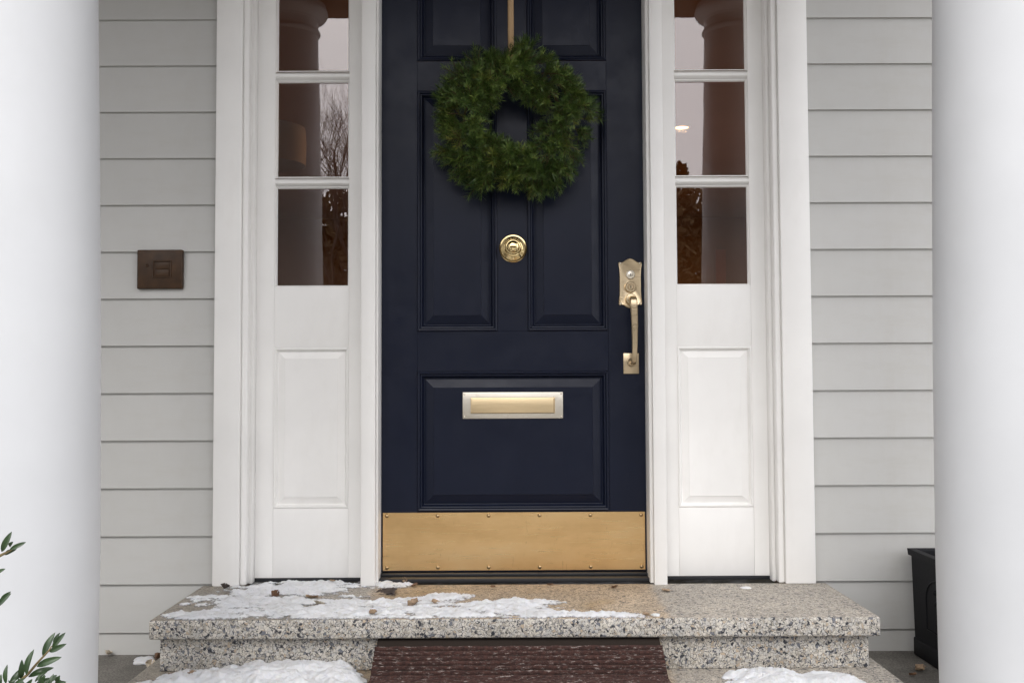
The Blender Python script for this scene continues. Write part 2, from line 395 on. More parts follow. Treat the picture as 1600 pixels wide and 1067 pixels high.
for x0, x1, z0, z1 in ((XL, -.0400, .8620, 1.7140), (.0672, XR, .8620, 1.7140), (XL, -.0400, 1.8200, 2.30), (.0672, XR, 1.8200, 2.30), (XL, XR, .2365, .7215)):
    panel('panel', x0, x1, z0, z1, PR, navy, door)
def screw(parent, x, z, y, r=.0034, mat=None):
    bm = lathe_bm([(0, -r * .62), (r * .45, -r * .55), (r * .8, -r * .3), (r, 0.0), (r, .001)], 14, 'Y')
    sl = bmesh.new()
    o = bmobj('screw', bm, mat or screw_m, parent, (x, y, z), smooth=True); sl.free()
    return o
# kick plate
kp = box('kick_plate', -.4405, .4705, -.0022, -.0004, .0325, .2325, brass_sheet, door, .0006, 1)
for i in range(6):
    x = -.4265 + i * (.4575 + .4265) / 5
    for z in (.0435, .2215): screw(kp, x, z, -.0022, .0070)
# letter slot
ls = box('letter_slot', -.1625, .1880, -.0035, .0010, .5565, .6490, nickel, door, .0016, 3)
bm = rings_bm(-.1475, .1475, -.0275, .0275, [(0, 0.0), (.0006, -.0035), (.0028, -.004), (.0042, -.001), (.0046, -.0005)])
bmobj('inner_frame', bm, brass_pale, ls, (.0127, -.0034, .6027))
box('slot_gap_shade', -.1342, .1577, -.0040, -.0030, .5743, .6307, rubber_gap, ls, 0)  # black box stands in for the shaded gap around the flap
fl = box('flap', -.1320, .1555, -.0085, -.0036, .5765, .6285, brass_pale, ls, .0012, 3)
brass_pale.bump(brass_pale.noise(brass_pale.co((60, 60, 140)), 2.2, 3, .5, 1.5), .12, .0008)
for x in (-.1560, .1815):
    for z in (.5630, .6425): screw(ls, x, z, -.0036, .0033, nickel)
# centre knob
kr = bmobj('door_knob', lathe_bm([(.0490, .0), (.0492, -.003), (.0470, -.0052), (.0425, -.0056), (.0400, -.0080), (.0335, -.0125), (.0315, -.0145), (.0300, -.0150), (.0290, -.0175), (.0200, -.0190), (.0150, -.0200), (.0140, -.0300), (.0150, -.0340)], 64, 'Y'), brass_polished, door, (.0162, 0, 1.1530), angle=35)
bmobj('knob_ball', lathe_bm([(.0145, -.0335), (.0225, -.0345), (.0275, -.0380), (.0285, -.0420), (.0268, -.0460), (.0235, -.0485), (.0215, -.0485), (.0205, -.0500), (.0175, -.0540), (.0110, -.0570), (0, -.0578)], 64, 'Y'), brass_polished, kr, (.0160, 0, 1.1528), angle=50)
# handle set
hw, hh = .0415, .088; cx, cz = .4268, 1.0280
pts = []
def q(u, v): pts.append((u * hw, v * hh))
outline = [(-.97, -.84), (-.90, -.87), (-.72, -.86), (-.55, -.88), (-.35, -.95), (-.15, -.995), (0, -1), (.15, -.995), (.35, -.95), (.55, -.88), (.72, -.86), (.90, -.87), (.97, -.84),
           (1.0, -.80), (.99, -.70), (.94, -.55), (.91, -.30), (.91, 0), (.91, .30), (.94, .55), (.99, .70), (1.0, .80),
           (.97, .84), (.90, .86), (.76, .84), (.58, .86), (.38, .93), (.18, .985), (0, 1), (-.18, .985), (-.38, .93), (-.58, .86), (-.76, .84), (-.90, .86), (-.97, .84),
           (-1.0, .80), (-.99, .70), (-.94, .55), (-.91, .30), (-.91, 0), (-.91, -.30), (-.94, -.55), (-.99, -.70), (-1.0, -.80)]
bm = bmesh.new(); prev = None
for sc, y in ((1.0, .0), (1.0, -.0025), (.965, -.0045), (.93, -.0038)):
    r = [bm.verts.new((u * hw * sc if sc == 1 else u * (hw - (1 - sc) * hw), y, v * (hh - (1 - sc) * hw))) for u, v in outline]
    if prev:
        for k in range(len(r)): bm.faces.new((prev[k], prev[(k + 1) % len(r)], r[(k + 1) % len(r)], r[k]))
    prev = r
bm.faces.new(prev)
hs_ = bmobj('handle_set', bm, brass_satin, door, (cx, 0, cz), angle=35)
bmobj('lock_cylinder', lathe_bm([(.0155, -.003), (.0155, -.008), (.0135, -.0095), (.0115, -.0095), (.0110, -.0075), (.0095, -.0085), (0, -.0085)], 32, 'Y'), nickel, hs_, (.4275, 0, 1.0590), angle=35)
bmobj('keyhole', box_bm(-.0012, .0012, -.0093, -.0080, -.0055, .0055, 0), rubber_gap, hs_, (.4275, 0, 1.0590))
bmobj('lock_cylinder', lathe_bm([(.0190, -.003), (.0190, -.011), (.0170, -.0130), (.0110, -.0130), (.0105, -.0115), (.0090, -.0150), (0, -.0150)], 32, 'Y'), brass_satin, hs_, (.4275, 0, 1.0145), angle=35)
bmobj('keyhole', box_bm(-.0011, .0011, -.0158, -.0148, -.0055, .0055, 0), rubber_gap, hs_, (.4275, 0, 1.0145))
bmobj('grip_collar', lathe_bm([(.0195, -.003), (.0195, -.010), (.0175, -.013), (.0125, -.014), (0, -.014)], 32, 'Y'), brass_satin, hs_, (.4285, 0, .9720), angle=35)
for sx, sz in ((-.0335, .0705), (.0335, .0705), (-.0335, -.0715), (.0335, -.0715)): screw(hs_, cx + sx, cz + sz, -.0035, .0040, nickel)
# grip: flattened bar that leaves the collar, turns down and returns at the foot plate
gp = [(.4290, -.012, .9735), (.4305, -.034, .9740), (.4312, -.050, .9690), (.4318, -.0555, .9560), (.4330, -.0565, .9300), (.4340, -.0570, .8900), (.4345, -.0560, .8500), (.4345, -.0540, .8100), (.4338, -.0500, .7780), (.4330, -.0440, .7580), (.4318, -.0340, .7480), (.4300, -.0200, .7480), (.4290, -.004, .7500)]
wd = [.0100, .0115, .0122, .0125, .0122, .0112, .0102, .0094, .0088, .0084, .0080, .0076, .0080]
def crom(P, n):
    out = []
    for i in range(len(P) - 1):
        a_, b_, c_, d_ = P[max(i - 1, 0)], P[i], P[i + 1], P[min(i + 2, len(P) - 1)]
        for k in range(n):
            u = k / n; out.append(b_ + (c_ - a_) * .5 * u + (a_ - b_ * 2.5 + c_ * 2 - d_ * .5) * u * u + (b_ * 1.5 - a_ * .5 - c_ * 1.5 + d_ * .5) * u ** 3)
    return out + [P[-1]]
bm = bmesh.new(); rows = []
V = crom([Vector(p) for p in gp], 5); wd = crom(wd, 5)
for i, p in enumerate(V):
    t = (V[min(i + 1, len(V) - 1)] - V[max(i - 1, 0)]).normalized(); s = Vector((1, 0, 0)); n_ = t.cross(s).normalized()
    w = wd[i]; d = w * .55
    rows.append([bm.verts.new(p + s * a_ * w + n_ * b_ * d) for a_, b_ in ((-1, -.55), (-.75, -1), (.75, -1), (1, -.55), (1, .55), (.75, 1), (-.75, 1), (-1, .55))])
for a_, b_ in zip(rows, rows[1:]):
    for k in range(8): bm.faces.new((a_[k], a_[(k + 1) % 8], b_[(k + 1) % 8], b_[k]))
bm.faces.new(rows[0][::-1]); bm.faces.new(rows[-1])
bmobj('grip', bm, brass_satin, hs_, (0, 0, 0), angle=32)
box('foot_plate', .4005, .4545, -.0040, -.0003, .7110, .7825, brass_satin, hs_, .0010, 2)
bmobj('grip_foot', lathe_bm([(.0150, -.004), (.0150, -.007), (.0120, -.010), (0, -.010)], 28, 'Y'), brass_satin, hs_, (.4285, 0, .7500), angle=35)

# ------------------------------------------------------------------ bronze bell plate on the siding
bl = empty('bell_plate', (-1.1935, -.07, 1.074), 'dark brown bronze doorbell plate on the grey siding', 'doorbell')
bm = box_bm(-.0775, .0775, -.012, .010, -.0670, .0670, .004, 3)
bmobj('plate', bm, bronze, bl, (-1.1935, -.079, 1.074), angle=45)
bm = rings_bm(-.033, .033, -.030, .030, [(0, 0), (.0015, -.0035), (.004, -.0035), (.006, .001), (.0075, .0015)])
bmobj('button_frame', bm, bronze, bl, (-1.1840, -.0912, 1.075))
box('push_button', -1.2070, -1.1600, -.0962, -.0900, 1.0495, 1.0720, bronze, bl, .002, 2)
box('push_button', -1.2070, -1.1600, -.0935, -.0900, 1.0745, 1.0990, bronze, bl, .002, 2)
bmobj('screw', lathe_bm([(.0060, 0), (.0058, -.0018), (.0035, -.0026), (.003, -.001), (0, -.001)], 16, 'Y'), bronze, bl, (-1.2370, -.0911, 1.0870), smooth=True)

# ------------------------------------------------------------------ porch columns and roof
def column(label, x):
    t = empty('porch_column', (x, -1.33, -.23), label, 'column', 'columns of the porch')
    prof = [(.176, -.05), (.1785, .3), (.1745, .75), (.1665, 1.2), (.159, 1.55), (.150, 1.95), (.1390, 2.385)]
    # z is measured above the top step; smooth the shaft line a little
    fine = []
    for i in range(61):
        z = -.05 + (2.385 + .05) * i / 60
        for (r0, za), (r1, zb) in zip(prof, prof[1:]):
            if za <= z <= zb + 1e-6: u = (z - za) / (zb - za); fine.append((r0 + (r1 - r0) * u, z)); break
    bmobj('shaft', lathe_bm(fine, 96), col_white, t, (x, -1.33, 0), smooth=True)
    B = 2.535
    cap = [(.139, B - .151), (.145, B - .148), (.150, B - .141), (.151, B - .133), (.146, B - .124), (.140, B - .121), (.140, B - .083), (.144, B - .080), (.146, B - .073), (.158, B - .069), (.174, B - .060), (.184, B - .047), (.187, B - .036), (0, B - .036)]
    bmobj('capital', lathe_bm(cap, 96), col_white, t, (x, -1.33, 0), angle=40)
    bmobj('abacus', lathe_bm([(0, B - .0355), (.178, B - .0355), (.183, B - .033), (.183, B - .020), (.176, B - .012), (.176, B - .0005), (0, B - .0005)], 96), col_white, t, (x, -1.33, 0), angle=40)
    base = [(0, -.17), (.232, -.17), (.240, -.155), (.240, -.13), (.230, -.115), (.212, -.108), (.200, -.095), (.200, -.085), (.208, -.078), (.206, -.066), (.190, -.055), (.176, -.0495)]
    bmobj('base', lathe_bm(base, 96), col_white, t, (x, -1.33, 0), angle=40)
    box('plinth', x - .25, x + .25, -1.58, -1.08, -.2295, -.1705, col_white, t, .004)
    return t
column('white round porch column at the left edge of the view', -1.0705)
column('white round porch column at the right edge, before the planter', 1.1085)
roof = empty('porch_canopy', (0, -.7, 2.44), 'brown timber porch canopy with flat ceiling and beam over the columns', 'canopy')
soffit = Mat('stained_timber', (.13, .065, .032), .45)
soffit.set('Base Color', soffit.ramp(soffit.noise(soffit.co((2, 30, 30)), 2, 5), [(.3, (.095, .046, .022)), (.7, (.16, .08, .04))]))
box('beam', -2.6, 1.62, -1.50, -1.16, 2.535, 2.86, soffit, roof, .004)
box('ceiling', -2.6, 1.62, -1.16, -.077, 2.66, 2.70, soffit, roof, 0)  # stops short on the right to let more sky onto that siding
box('shade_eave', -2.7, 1.8, -2.25, .1, 2.861, 2.96, soffit, roof, .004)  # unseen overhang stretched forward to shade the columns and upper wall

# ------------------------------------------------------------------ hallway behind the glass
wallp = Mat('hall_wall_paint', (.34, .21, .12), .7); wallp.set('Base Color', wallp.ramp(wallp.noise(wallp.co(), 2, 4), [(.3, (.31, .205, .12)), (.7, (.36, .24, .145))]))
hallwood = Mat('hall_floor_wood', (.16, .08, .035), .35)
hall = empty('hallway', (0, 3, 0), 'dim brown hallway behind the sidelight panes', 'room')
box('floor', -3.2, 3.2, .13, 8.6, -.02, .02, hallwood, hall, 0)
box('ceiling', -3.2, 3.2, .13, 8.6, 2.70, 2.76, wallp, hall, 0)
box('wall', -3.3, -3.2, .13, 8.6, -.02, 2.76, wallp, hall, 0)
box('wall', 3.2, 3.3, .13, 8.6, -.02, 2.76, wallp, hall, 0)
box('wall', -3.3, 3.3, 8.6, 8.7, -.02, 2.76, wallp, hall, 0)
hall_casing = Mat('hall_casing', (.42, .20, .105), .6)
box('door_casing', 2.52, 2.64, 8.55, 8.5995, .02, 2.30, hall_casing, hall, .003)
cl = empty('ceiling_light', (1.37, 4.3, 2.69), 'small lit ceiling light glowing behind the right sidelight pane', 'lamp')
bmobj('trim', lathe_bm([(.075, .0), (.075, -.006), (.06, -.010), (.056, -.006), (.056, .0)], 32), white, cl, (1.37, 4.3, 2.6995), smooth=True)
em = Mat('lamp_glow', (1, .8, .55), .5); em.p.inputs['Emission Color'].default_value = (1, .62, .30, 1); em.p.inputs['Emission Strength'].default_value = 5
bmobj('bulb', lathe_bm([(0, -.007), (.04, -.006), (.055, -.003)], 32), em, cl, (1.37, 4.3, 2.699), smooth=True)
ll = bpy.data.lights.new('ceiling_light_glow', 'AREA'); lo = bpy.data.objects.new('ceiling_light_glow', ll); C.objects.link(lo)
ll.energy = 80; ll.color = (1, .68, .40); ll.shape = 'DISK'; ll.size = .10
lo.parent = cl; lo.location = (0, 0, -.012)
pl = empty('pendant_lamp', (-1.20, 1.5, 2.70), 'unlit drum shade pendant lamp faint behind the left sidelight pane', 'lamp')
shade_m = Mat('lamp_shade_linen', (.52, .40, .29), .8)
bmobj('shade', lathe_bm([(.175, -.115), (.178, .0), (.172, .075), (.166, .076), (.172, .0), (.169, -.115), (.175, -.115)], 64), shade_m, pl, (-1.20, 1.5, 1.90), smooth=True)
bmobj('cord', tube_bm([(0, 0, 0), (0, 0, .80)], .004, 8), rubber_gap, pl, (-1.20, 1.5, 1.90))
bmobj('socket', lathe_bm([(0, -.06), (.03, -.05), (.03, .03), (.155, .06), (.155, .068), (0, .068)], 24), rubber_gap, pl, (-1.20, 1.5, 1.90), smooth=True)

# ------------------------------------------------------------------ door mat leaning up the riser
mat_rib = Mat('mat_pile', (.07, .029, .023), .95)
mat_rib.set('Base Color', mat_rib.mix(mat_rib.ramp(mat_rib.noise(mat_rib.co((8, 30, 30)), 6, 6, .75), [(.56, 0), (.65, .85)]),
            mat_rib.ramp(mat_rib.noise(mat_rib.co(), 110, 4), [(.3, (.026, .011, .009)), (.7, (.082, .035, .026))]), (.42, .36, .33)))
mat_rib.bump(mat_rib.noise(mat_rib.co(), 240, 5, .7), .9, .006)
mat_back_shaded = Mat('mat_backing_shaded', (.030, .023, .019), .95, 0, .1); mat_back_shaded.bump(mat_back_shaded.noise(mat_back_shaded.co(), 120, 5), .5, .003)  # dark colour also stands in for shade on the mat's bare upper strip
mt = empty('door_mat', (.012, -.8, -.154), 'brown ribbed door mat leaning against the upper step', 'mat')
def mat_path(s):       # s metres from the upper edge: leans on the riser, then bends to lie flat
    a0 = .155
    if s < a0: u = s / a0; return Vector((0, -.555 - .130 * u - .006 * math.sin(u * math.pi), -.0640 - .0810 * u))
    return Vector((0, -.685 - (s - a0), -.1475))
MX0, MX1 = -.3880, .4370
def mat_sheet(name, s0, s1, th, off, mat, x0, x1):
    n = max(2, int((s1 - s0) / .012)); bm = bmesh.new(); top, bot = [], []
    for i in range(n + 1):
        s = s0 + (s1 - s0) * i / n; p = mat_path(s); t = (mat_path(s + .003) - mat_path(s - .003 if s > .003 else 0)).normalized(); nn = Vector((1, 0, 0)).cross(t); nn = nn if nn.z > 0 else -nn
        for L, d in ((top, off + th), (bot, off)): L.append([bm.verts.new((x, (p + nn * d).y, (p + nn * d).z)) for x in (x0, x1)])
    for i in range(n):
        bm.faces.new((top[i][0], top[i][1], top[i + 1][1], top[i + 1][0])); bm.faces.new((bot[i][0], bot[i + 1][0], bot[i + 1][1], bot[i][1]))
        for k in (0, 1): bm.faces.new((top[i][k], top[i + 1][k], bot[i + 1][k], bot[i][k]))
    bm.faces.new((top[0][0], top[0][1], bot[0][1], bot[0][0])); bm.faces.new((top[n][0], top[n][1], bot[n][1], bot[n][0]))
    return bmobj(name, bm, mat, mt)
mat_sheet('backing', .0, .44, .005, 0, mat_back_shaded, MX0 + .004, MX1 - .004)
s = .040
while s < .425:
    w = .0135 + rng.uniform(-.0015, .0015); p = mat_path(s); t = (mat_path(s + .003) - mat_path(s - .003)).normalized(); nn = Vector((1, 0, 0)).cross(t); nn = nn if nn.z > 0 else -nn
    bm = bmesh.new(); rows = []; N = 150; ph = rng.uniform(0, 50)
    for i in range(N + 1):
        x = MX0 + (MX1 - MX0) * i / N
        h = .0095 + .0034 * noise.noise((x * 55, s * 90, ph)); dw = 1 + .30 * noise.noise((x * 45, s * 70, ph + 9)); sh = .0014 * noise.noise((x * 20, ph, 3))
        c_ = p + nn * .0046
        rows.append([bm.verts.new(Vector((x, 0, 0)) + c_ + t * (sh + a_ * w * .5 * dw) + nn * (b_ * h)) for a_, b_ in ((-1, 0), (-.85, .6), (-.35, 1), (.35, 1), (.85, .6), (1, 0))])
    for a_, b_ in zip(rows, rows[1:]):
        for k in range(5): bm.faces.new((a_[k], a_[k + 1], b_[k + 1], b_[k]))
    bm.faces.new(rows[0][::-1]); bm.faces.new(rows[-1])
    bmobj('rib', bm, mat_rib, mt, smooth=True)
    s += .0180

# ------------------------------------------------------------------ snow
def fbm(x, y, z, o=4): return noise.fractal((x, y, z), 1.0, 2.0, o)
SLAB = [(-.683, -.096, .206, .097), (-.423, -.104, .086, .065), (-.837, -.319, .182, .151), (-.861, -.516, .142, .083), (-.646, -.369, .258, .146), (-.448, -.508, .323, .10),
        (-.107, -.517, .322, .075), (.155, -.548, .206, .050), (.330, -.562, .083, .026), (.046, -.373, .119, .046), (-.217, -.292, .102, .067), (-.309, -.381, .138, .091), (-.033, -.433, .175, .07), (-.924, -.557, .056, .04),
        (-.70, -.20, .16, .10)]
HOLE = [(-.40, -.20, .11, .05), (-.76, -.27, .06, .03), (-.61, -.285, .05, .03), (-.585, -.395, .05, .02), (-.93, -.41, .05, .04), (-.16, -.43, .06, .015), (-.48, -.30, .09, .03)]
def slab_h(x, y):
    m = -1.0
    for cx_, cy_, rx, ry in SLAB: m = max(m, 1 - (((x - cx_) / rx) ** 2 + ((y - cy_) / ry) ** 2) * .78)
    for cx_, cy_, rx, ry in HOLE: m -= .9 * math.exp(-(((x - cx_) / rx) ** 2 + ((y - cy_) / ry) ** 2))
    m += .62 * fbm(x * 9, y * 18, 1.7, 5) + .50 * fbm(x * 30, y * 52, 6.1, 4) - .17
    if m <= 0: return 0
    h = .0105 * min(1, m * 1.1) ** .9 * (1 + .8 * fbm(x * 22, y * 34, 5, 4)) + (.0028 * fbm(x * 80, y * 95, 9, 3) + .0026 * noise.noise((x * 210, y * 230, 3))) * min(1, m * 3)
    fe = max(0, min(1, (y + .574) / .016)); be = max(0, min(1, (-.024 - y) / .02)) if y > -.06 else 1
    return max(0, h) * (fe ** .5) * be
LOW = [(-.625, -.588, .205, .060, .034), (-.834, -.632, .165, .055, .022), (-.50, -.655, .10, .05, .03), (-.70, -.72, .26, .09, .04), (-.93, -.74, .14, .08, .02), (-.50, -.80, .12, .1, .03),
       (.722, -.668, .110, .066, .026), (.865, -.690, .090, .055, .020), (.80, -.76, .20, .07, .035), (.62, -.72, .05, .03, .012)]
def low_h(x, y):
    h = 0
    for cx_, cy_, rx, ry, A in LOW:
        m = 1 - (((x - cx_) / rx) ** 2 + ((y - cy_) / ry) ** 2) * .8 + .5 * fbm(x * 10, y * 14, 3.3, 5)
        if m > 0: h = max(h, A * min(1, m * 1.3) ** .65)
    if h <= 0: return 0
    e_ = max(0, min(1, max(MX0 - .006 - x, x - MX1 - .006) / .05)); h *= e_ * e_ * (3 - 2 * e_)
    return max(0, h * (1 + .4 * fbm(x * 14, y * 16, 8, 4)) + .0034 * fbm(x * 60, y * 60, 2, 4) + .0026 * noise.noise((x * 190, y * 190, 7)))
def snow(name, label, fn, x0, x1, y0, y1, z, step_):
    nx, ny = int((x1 - x0) / step_), int((y1 - y0) / step_)
    H = {}
    for i in range(nx + 1):
        for j in range(ny + 1): H[i, j] = fn(x0 + i * step_, y0 + j * step_)
    bm = bmesh.new(); V = {}
    def vert(i, j):
        if (i, j) not in V:
            h = H[i, j]; x, y = x0 + i * step_, y0 + j * step_
            jx, jy = (step_ * .35 * noise.noise((x * 90, y * 90, 4)), step_ * .35 * noise.noise((x * 90, y * 90, 14)))
            V[i, j] = bm.verts.new((x + jx, y + jy, z + (h if h > 0 else -.002)))
        return V[i, j]
    for i in range(nx):
        for j in range(ny):
            if max(H[i, j], H[i + 1, j], H[i, j + 1], H[i + 1, j + 1]) > .0012:
                bm.faces.new((vert(i, j), vert(i + 1, j), vert(i + 1, j + 1), vert(i, j + 1)))
    o = bmobj(name, bm, snow_m, None, smooth=True); at = o.data.attributes.new('thickness', 'FLOAT', 'POINT')
    at.data.foreach_set('value', [max(0, v.co.z - z) for v in o.data.vertices])
    return tag(o, label, 'snow', kind='stuff')
snow('snow', 'thin melting snow strewn over the left of the upper step', slab_h, -1.03, .48, -.5765, -.022, .0, .0038)
snow('snow', 'snow mound on the lower step left of the mat', low_h, -1.06, MX0 - .012, -1.0, -.547, -.154, .0042)
snow('snow', 'snow mound on the lower step right of the mat', low_h, MX1 + .012, 1.08, -1.0, -.547, -.154, .0042)
def lump(name, label, loc, r, squash=.5, seed=0):
    bm = bmesh.new(); bmesh.ops.create_icosphere(bm, subdivisions=3, radius=r)
    for v in bm.verts:
        k = 1 + .35 * noise.noise(v.co / r * 1.1 + Vector((seed, 0, 0))) + .12 * noise.noise(v.co / r * 3 + Vector((seed, 3, 0)))
        v.co = Vector((v.co.x * k, v.co.y * k, v.co.z * k * squash))
    o = bmobj(name, bm, snow_m, None, loc, smooth=True); at = o.data.attributes.new('thickness', 'FLOAT', 'POINT')
    at.data.foreach_set('value', [.02] * len(o.data.vertices))
    return tag(o, label, 'snow', kind='stuff')
lump('snow_lump', 'small lump of grey snow on the porch floor beside the steps', (-1.20, -.17, -.225), .035, .35, 3)
lump('snow_lump', 'tiny flat flake of snow at the right end of the upper step', (.78, -.16, .001), .016, .2, 8)
lump('snow_lump', 'small lump of snow at the end of the snow near the front edge', (.425, -.545, .001), .013, .4, 12)

# ------------------------------------------------------------------ fallen leaves
def leaf_mat(name, c):
    m = Mat(name, c, .7); m.set('Base Color', m.ramp(m.noise(m.co(), 160, 4), [(.3, tuple(x * .65 for x in c)), (.7, tuple(min(1, x * 1.2) for x in c))])); return m
LM = {'tan': leaf_mat('dry_tan_leaf', (.33, .235, .15)), 'brown': leaf_mat('dry_brown_leaf', (.16, .085, .045)), 'pale': leaf_mat('bleached_leaf', (.60, .52, .41)), 'dark': leaf_mat('wet_dark_leaf', (.06, .045, .04))}
def fallen(label, x, y, z, L, kind, curl, seed):
    r = random.Random(seed); bm = bmesh.new(); rows = []; n, m = 9, 6; L *= 1.2; curl *= .62
    for i in range(n + 1):
        u = i / n; w = L * .36 * math.sin(math.pi * min(1, u * .97 + .02)) ** .75 * (1 + .25 * r.uniform(-1, 1))
        row = []
        for j in range(m + 1):
            v = j / m * 2 - 1
            zz = curl * L * (v * v * .55 + (u - .5) ** 2 * .9) + .035 * L * r.uniform(-1, 1)
            row.append(bm.verts.new(((u - .5) * L, v * w, zz)))
        rows.append(row)
    for a_, b_ in zip(rows, rows[1:]):
        for k in range(m): bm.faces.new((a_[k], a_[k + 1], b_[k + 1], b_[k]))
    tube_bm([(-L * .48, 0, curl * L * .2), (-L * .66, L * .03, curl * L * .3), (-L * .82, L * .08, curl * L * .25)], [L * .02, L * .018, L * .014], 5, bm)
    o = bmobj('fallen_leaf', bm, LM[kind], None, (x, y, z), smooth=True)
    o.rotation_euler = (r.uniform(-.3, .5), r.uniform(-.3, .3), r.uniform(0, 6.28))
    return tag(o, label, 'leaf', 'dry leaves on the steps and porch')
def on_slab(x, y): return slab_h(x, y) + .003
LEAVES = [('crumpled grey brown leaf beside the left casing on the upper step', -.945, -.155, .034, 'dark', .9), ('curled brown leaf standing in the snow under the left sidelight', -.754, -.270, .030, 'brown', 1.1),
          ('pale tan leaf half buried in snow below the left sidelight', -.629, -.293, .034, 'tan', .5), ('bleached leaf lying in a hollow of the snow on the upper step', -.585, -.405, .038, 'pale', .3),
          ('tan leaf stuck upright in the snow near the front edge', -.296, -.420, .034, 'tan', .9), ('small tan leaf lying on the snow right of the upright one', -.229, -.404, .024, 'tan', .4),
          ('flat tan leaf at the front edge of the upper step snow', -.401, -.537, .030, 'tan', .3), ('curled tan leaf against the threshold at the left end of the kick plate', -.359, -.055, .026, 'tan', 1.0),
          ('little brown leaf on the bare stone near the threshold', -.320, -.107, .020, 'brown', .5), ('thin tan leaf on the bare stone under the right post', .507, -.212, .030, 'tan', .3),
          ('brown leaf at the right tip of the snow by the front edge', .396, -.555, .020, 'tan', .6), ('tiny dark leaf on the sandy stone before the door', -.057, -.135, .014, 'brown', .4),
          ('reddish brown sliver of leaf on the sandy stone, right of centre', .136, -.108, .018, 'brown', .5), ('brown leaf on the sandy stone near the right door post', .346, -.156, .026, 'brown', .5),
          ('dark wet leaf flat on the stone at the edge of the snow', -.40, -.205, .075, 'dark', .08), ('tiny brown leaf near the back of the snow strip', -.60, -.085, .018, 'tan', .5)]
for i, (lb, x, y, L, k, cu) in enumerate(LEAVES): fallen(lb, x, y, on_slab(x, y), L, k, cu, 40 + i)
for i, (lb, x, y, z, L, k, cu) in enumerate([('pale curled leaf on the porch floor at the lower step corner', -1.150, -.270, -.222, .040, 'pale', 1.0), ('brown curled leaf beside the snow lump on the porch floor', -1.155, -.185, -.220, .040, 'brown', 1.1),
        ('bleached leaf against the grey siding at the left', -1.350, -.10, -.222, .034, 'pale', .7), ('tan leaf on the porch floor before the black planter', 1.285, -.320, -.224, .034, 'tan', .7),
        ('small brown leaf on the porch floor nearest the right column', 1.240, -.380, -.224, .020, 'brown', .7), ('brown leaf on the mound of snow on the lower step, left', -.945, -.655, -.140, .026, 'brown', .8),
        ('curled tan leaf lying in the lower left snow', -.884, -.680, -.125, .026, 'tan', .8)]): fallen(lb, x, y, z, L, k, cu, 80 + i)

# ------------------------------------------------------------------ planter behind the right column
pm = Mat('planter_black', (.006, .006, .008), .6, 0, .2); pm.bump(pm.noise(pm.co(), 90, 5), .25, .002)
px0, px1, py0, py1 = 1.347, 1.80, -.56, -.118
pt = empty('planter_box', ((px0 + px1) / 2, (py0 + py1) / 2, -.23), 'black square planter with rim, against the siding behind the right column', 'planter')
bm = bmesh.new(); c = ((px0 + px1) / 2, (py0 + py1) / 2); prev = None
hx, hy = (px1 - px0) / 2, (py1 - py0) / 2
for ins, z in ((.006, -.170), (.001, .098), (-.007, .099), (-.009, .120), (.012, .1215), (.016, .115), (.018, .05)):
    r = [bm.verts.new((sx * (hx - ins), sy * (hy - ins), z)) for sx, sy in ((-1, -1), (1, -1), (1, 1), (-1, 1))]
    if prev:
        for k in range(4): bm.faces.new((prev[k], prev[(k + 1) % 4], r[(k + 1) % 4], r[k]))
    prev = r
bm.faces.new(prev)
bmobj('body', bm, pm, pt, (c[0], c[1], 0))
box('base', px0 + .001, px1 - .001, py0 + .001, py1 - .001, -.2298, -.170, pm, pt, .006, 3)
# raised arch with a scroll on the visible side
def side_pt(u, v): return (px0 + .006 - (.005) * (v + .170) / .268 - .0005, c[1] + u, v)
arch = [side_pt(-.11, -.12)] + [side_pt(-.11 + .0 * 0, -.02)] + [side_pt(.11 * -math.cos(math.pi * k / 12), -.02 + .07 * math.sin(math.pi * k / 12)) for k in range(1, 12)] + [side_pt(.11, -.02), side_pt(.11, -.12), side_pt(-.11, -.12)]
bmobj('relief', tube_bm(arch, .003, 6), pm, pt, smooth=True)
for k in range(9):
    u, v = ((k % 3) - 1) * .035 * (1 - .25 * (k // 3)), .01 - .034 * (k // 3)
    bm = bmesh.new(); bmesh.ops.create_icosphere(bm, subdivisions=2, radius=.010); bmobj('relief', bm, pm, pt, side_pt(u, v), smooth=True)
def pl_h(x, y): return max(0, .05 + .035 * fbm(x * 5, y * 5, 2, 4) + .03 * (1 - ((x - c[0]) / .2) ** 2 - ((y - c[1]) / .2) ** 2))
snow('snow', 'snow heaped inside the black planter', pl_h, px0 + .022, px1 - .022, py0 + .022, py1 - .022, .052, .012)

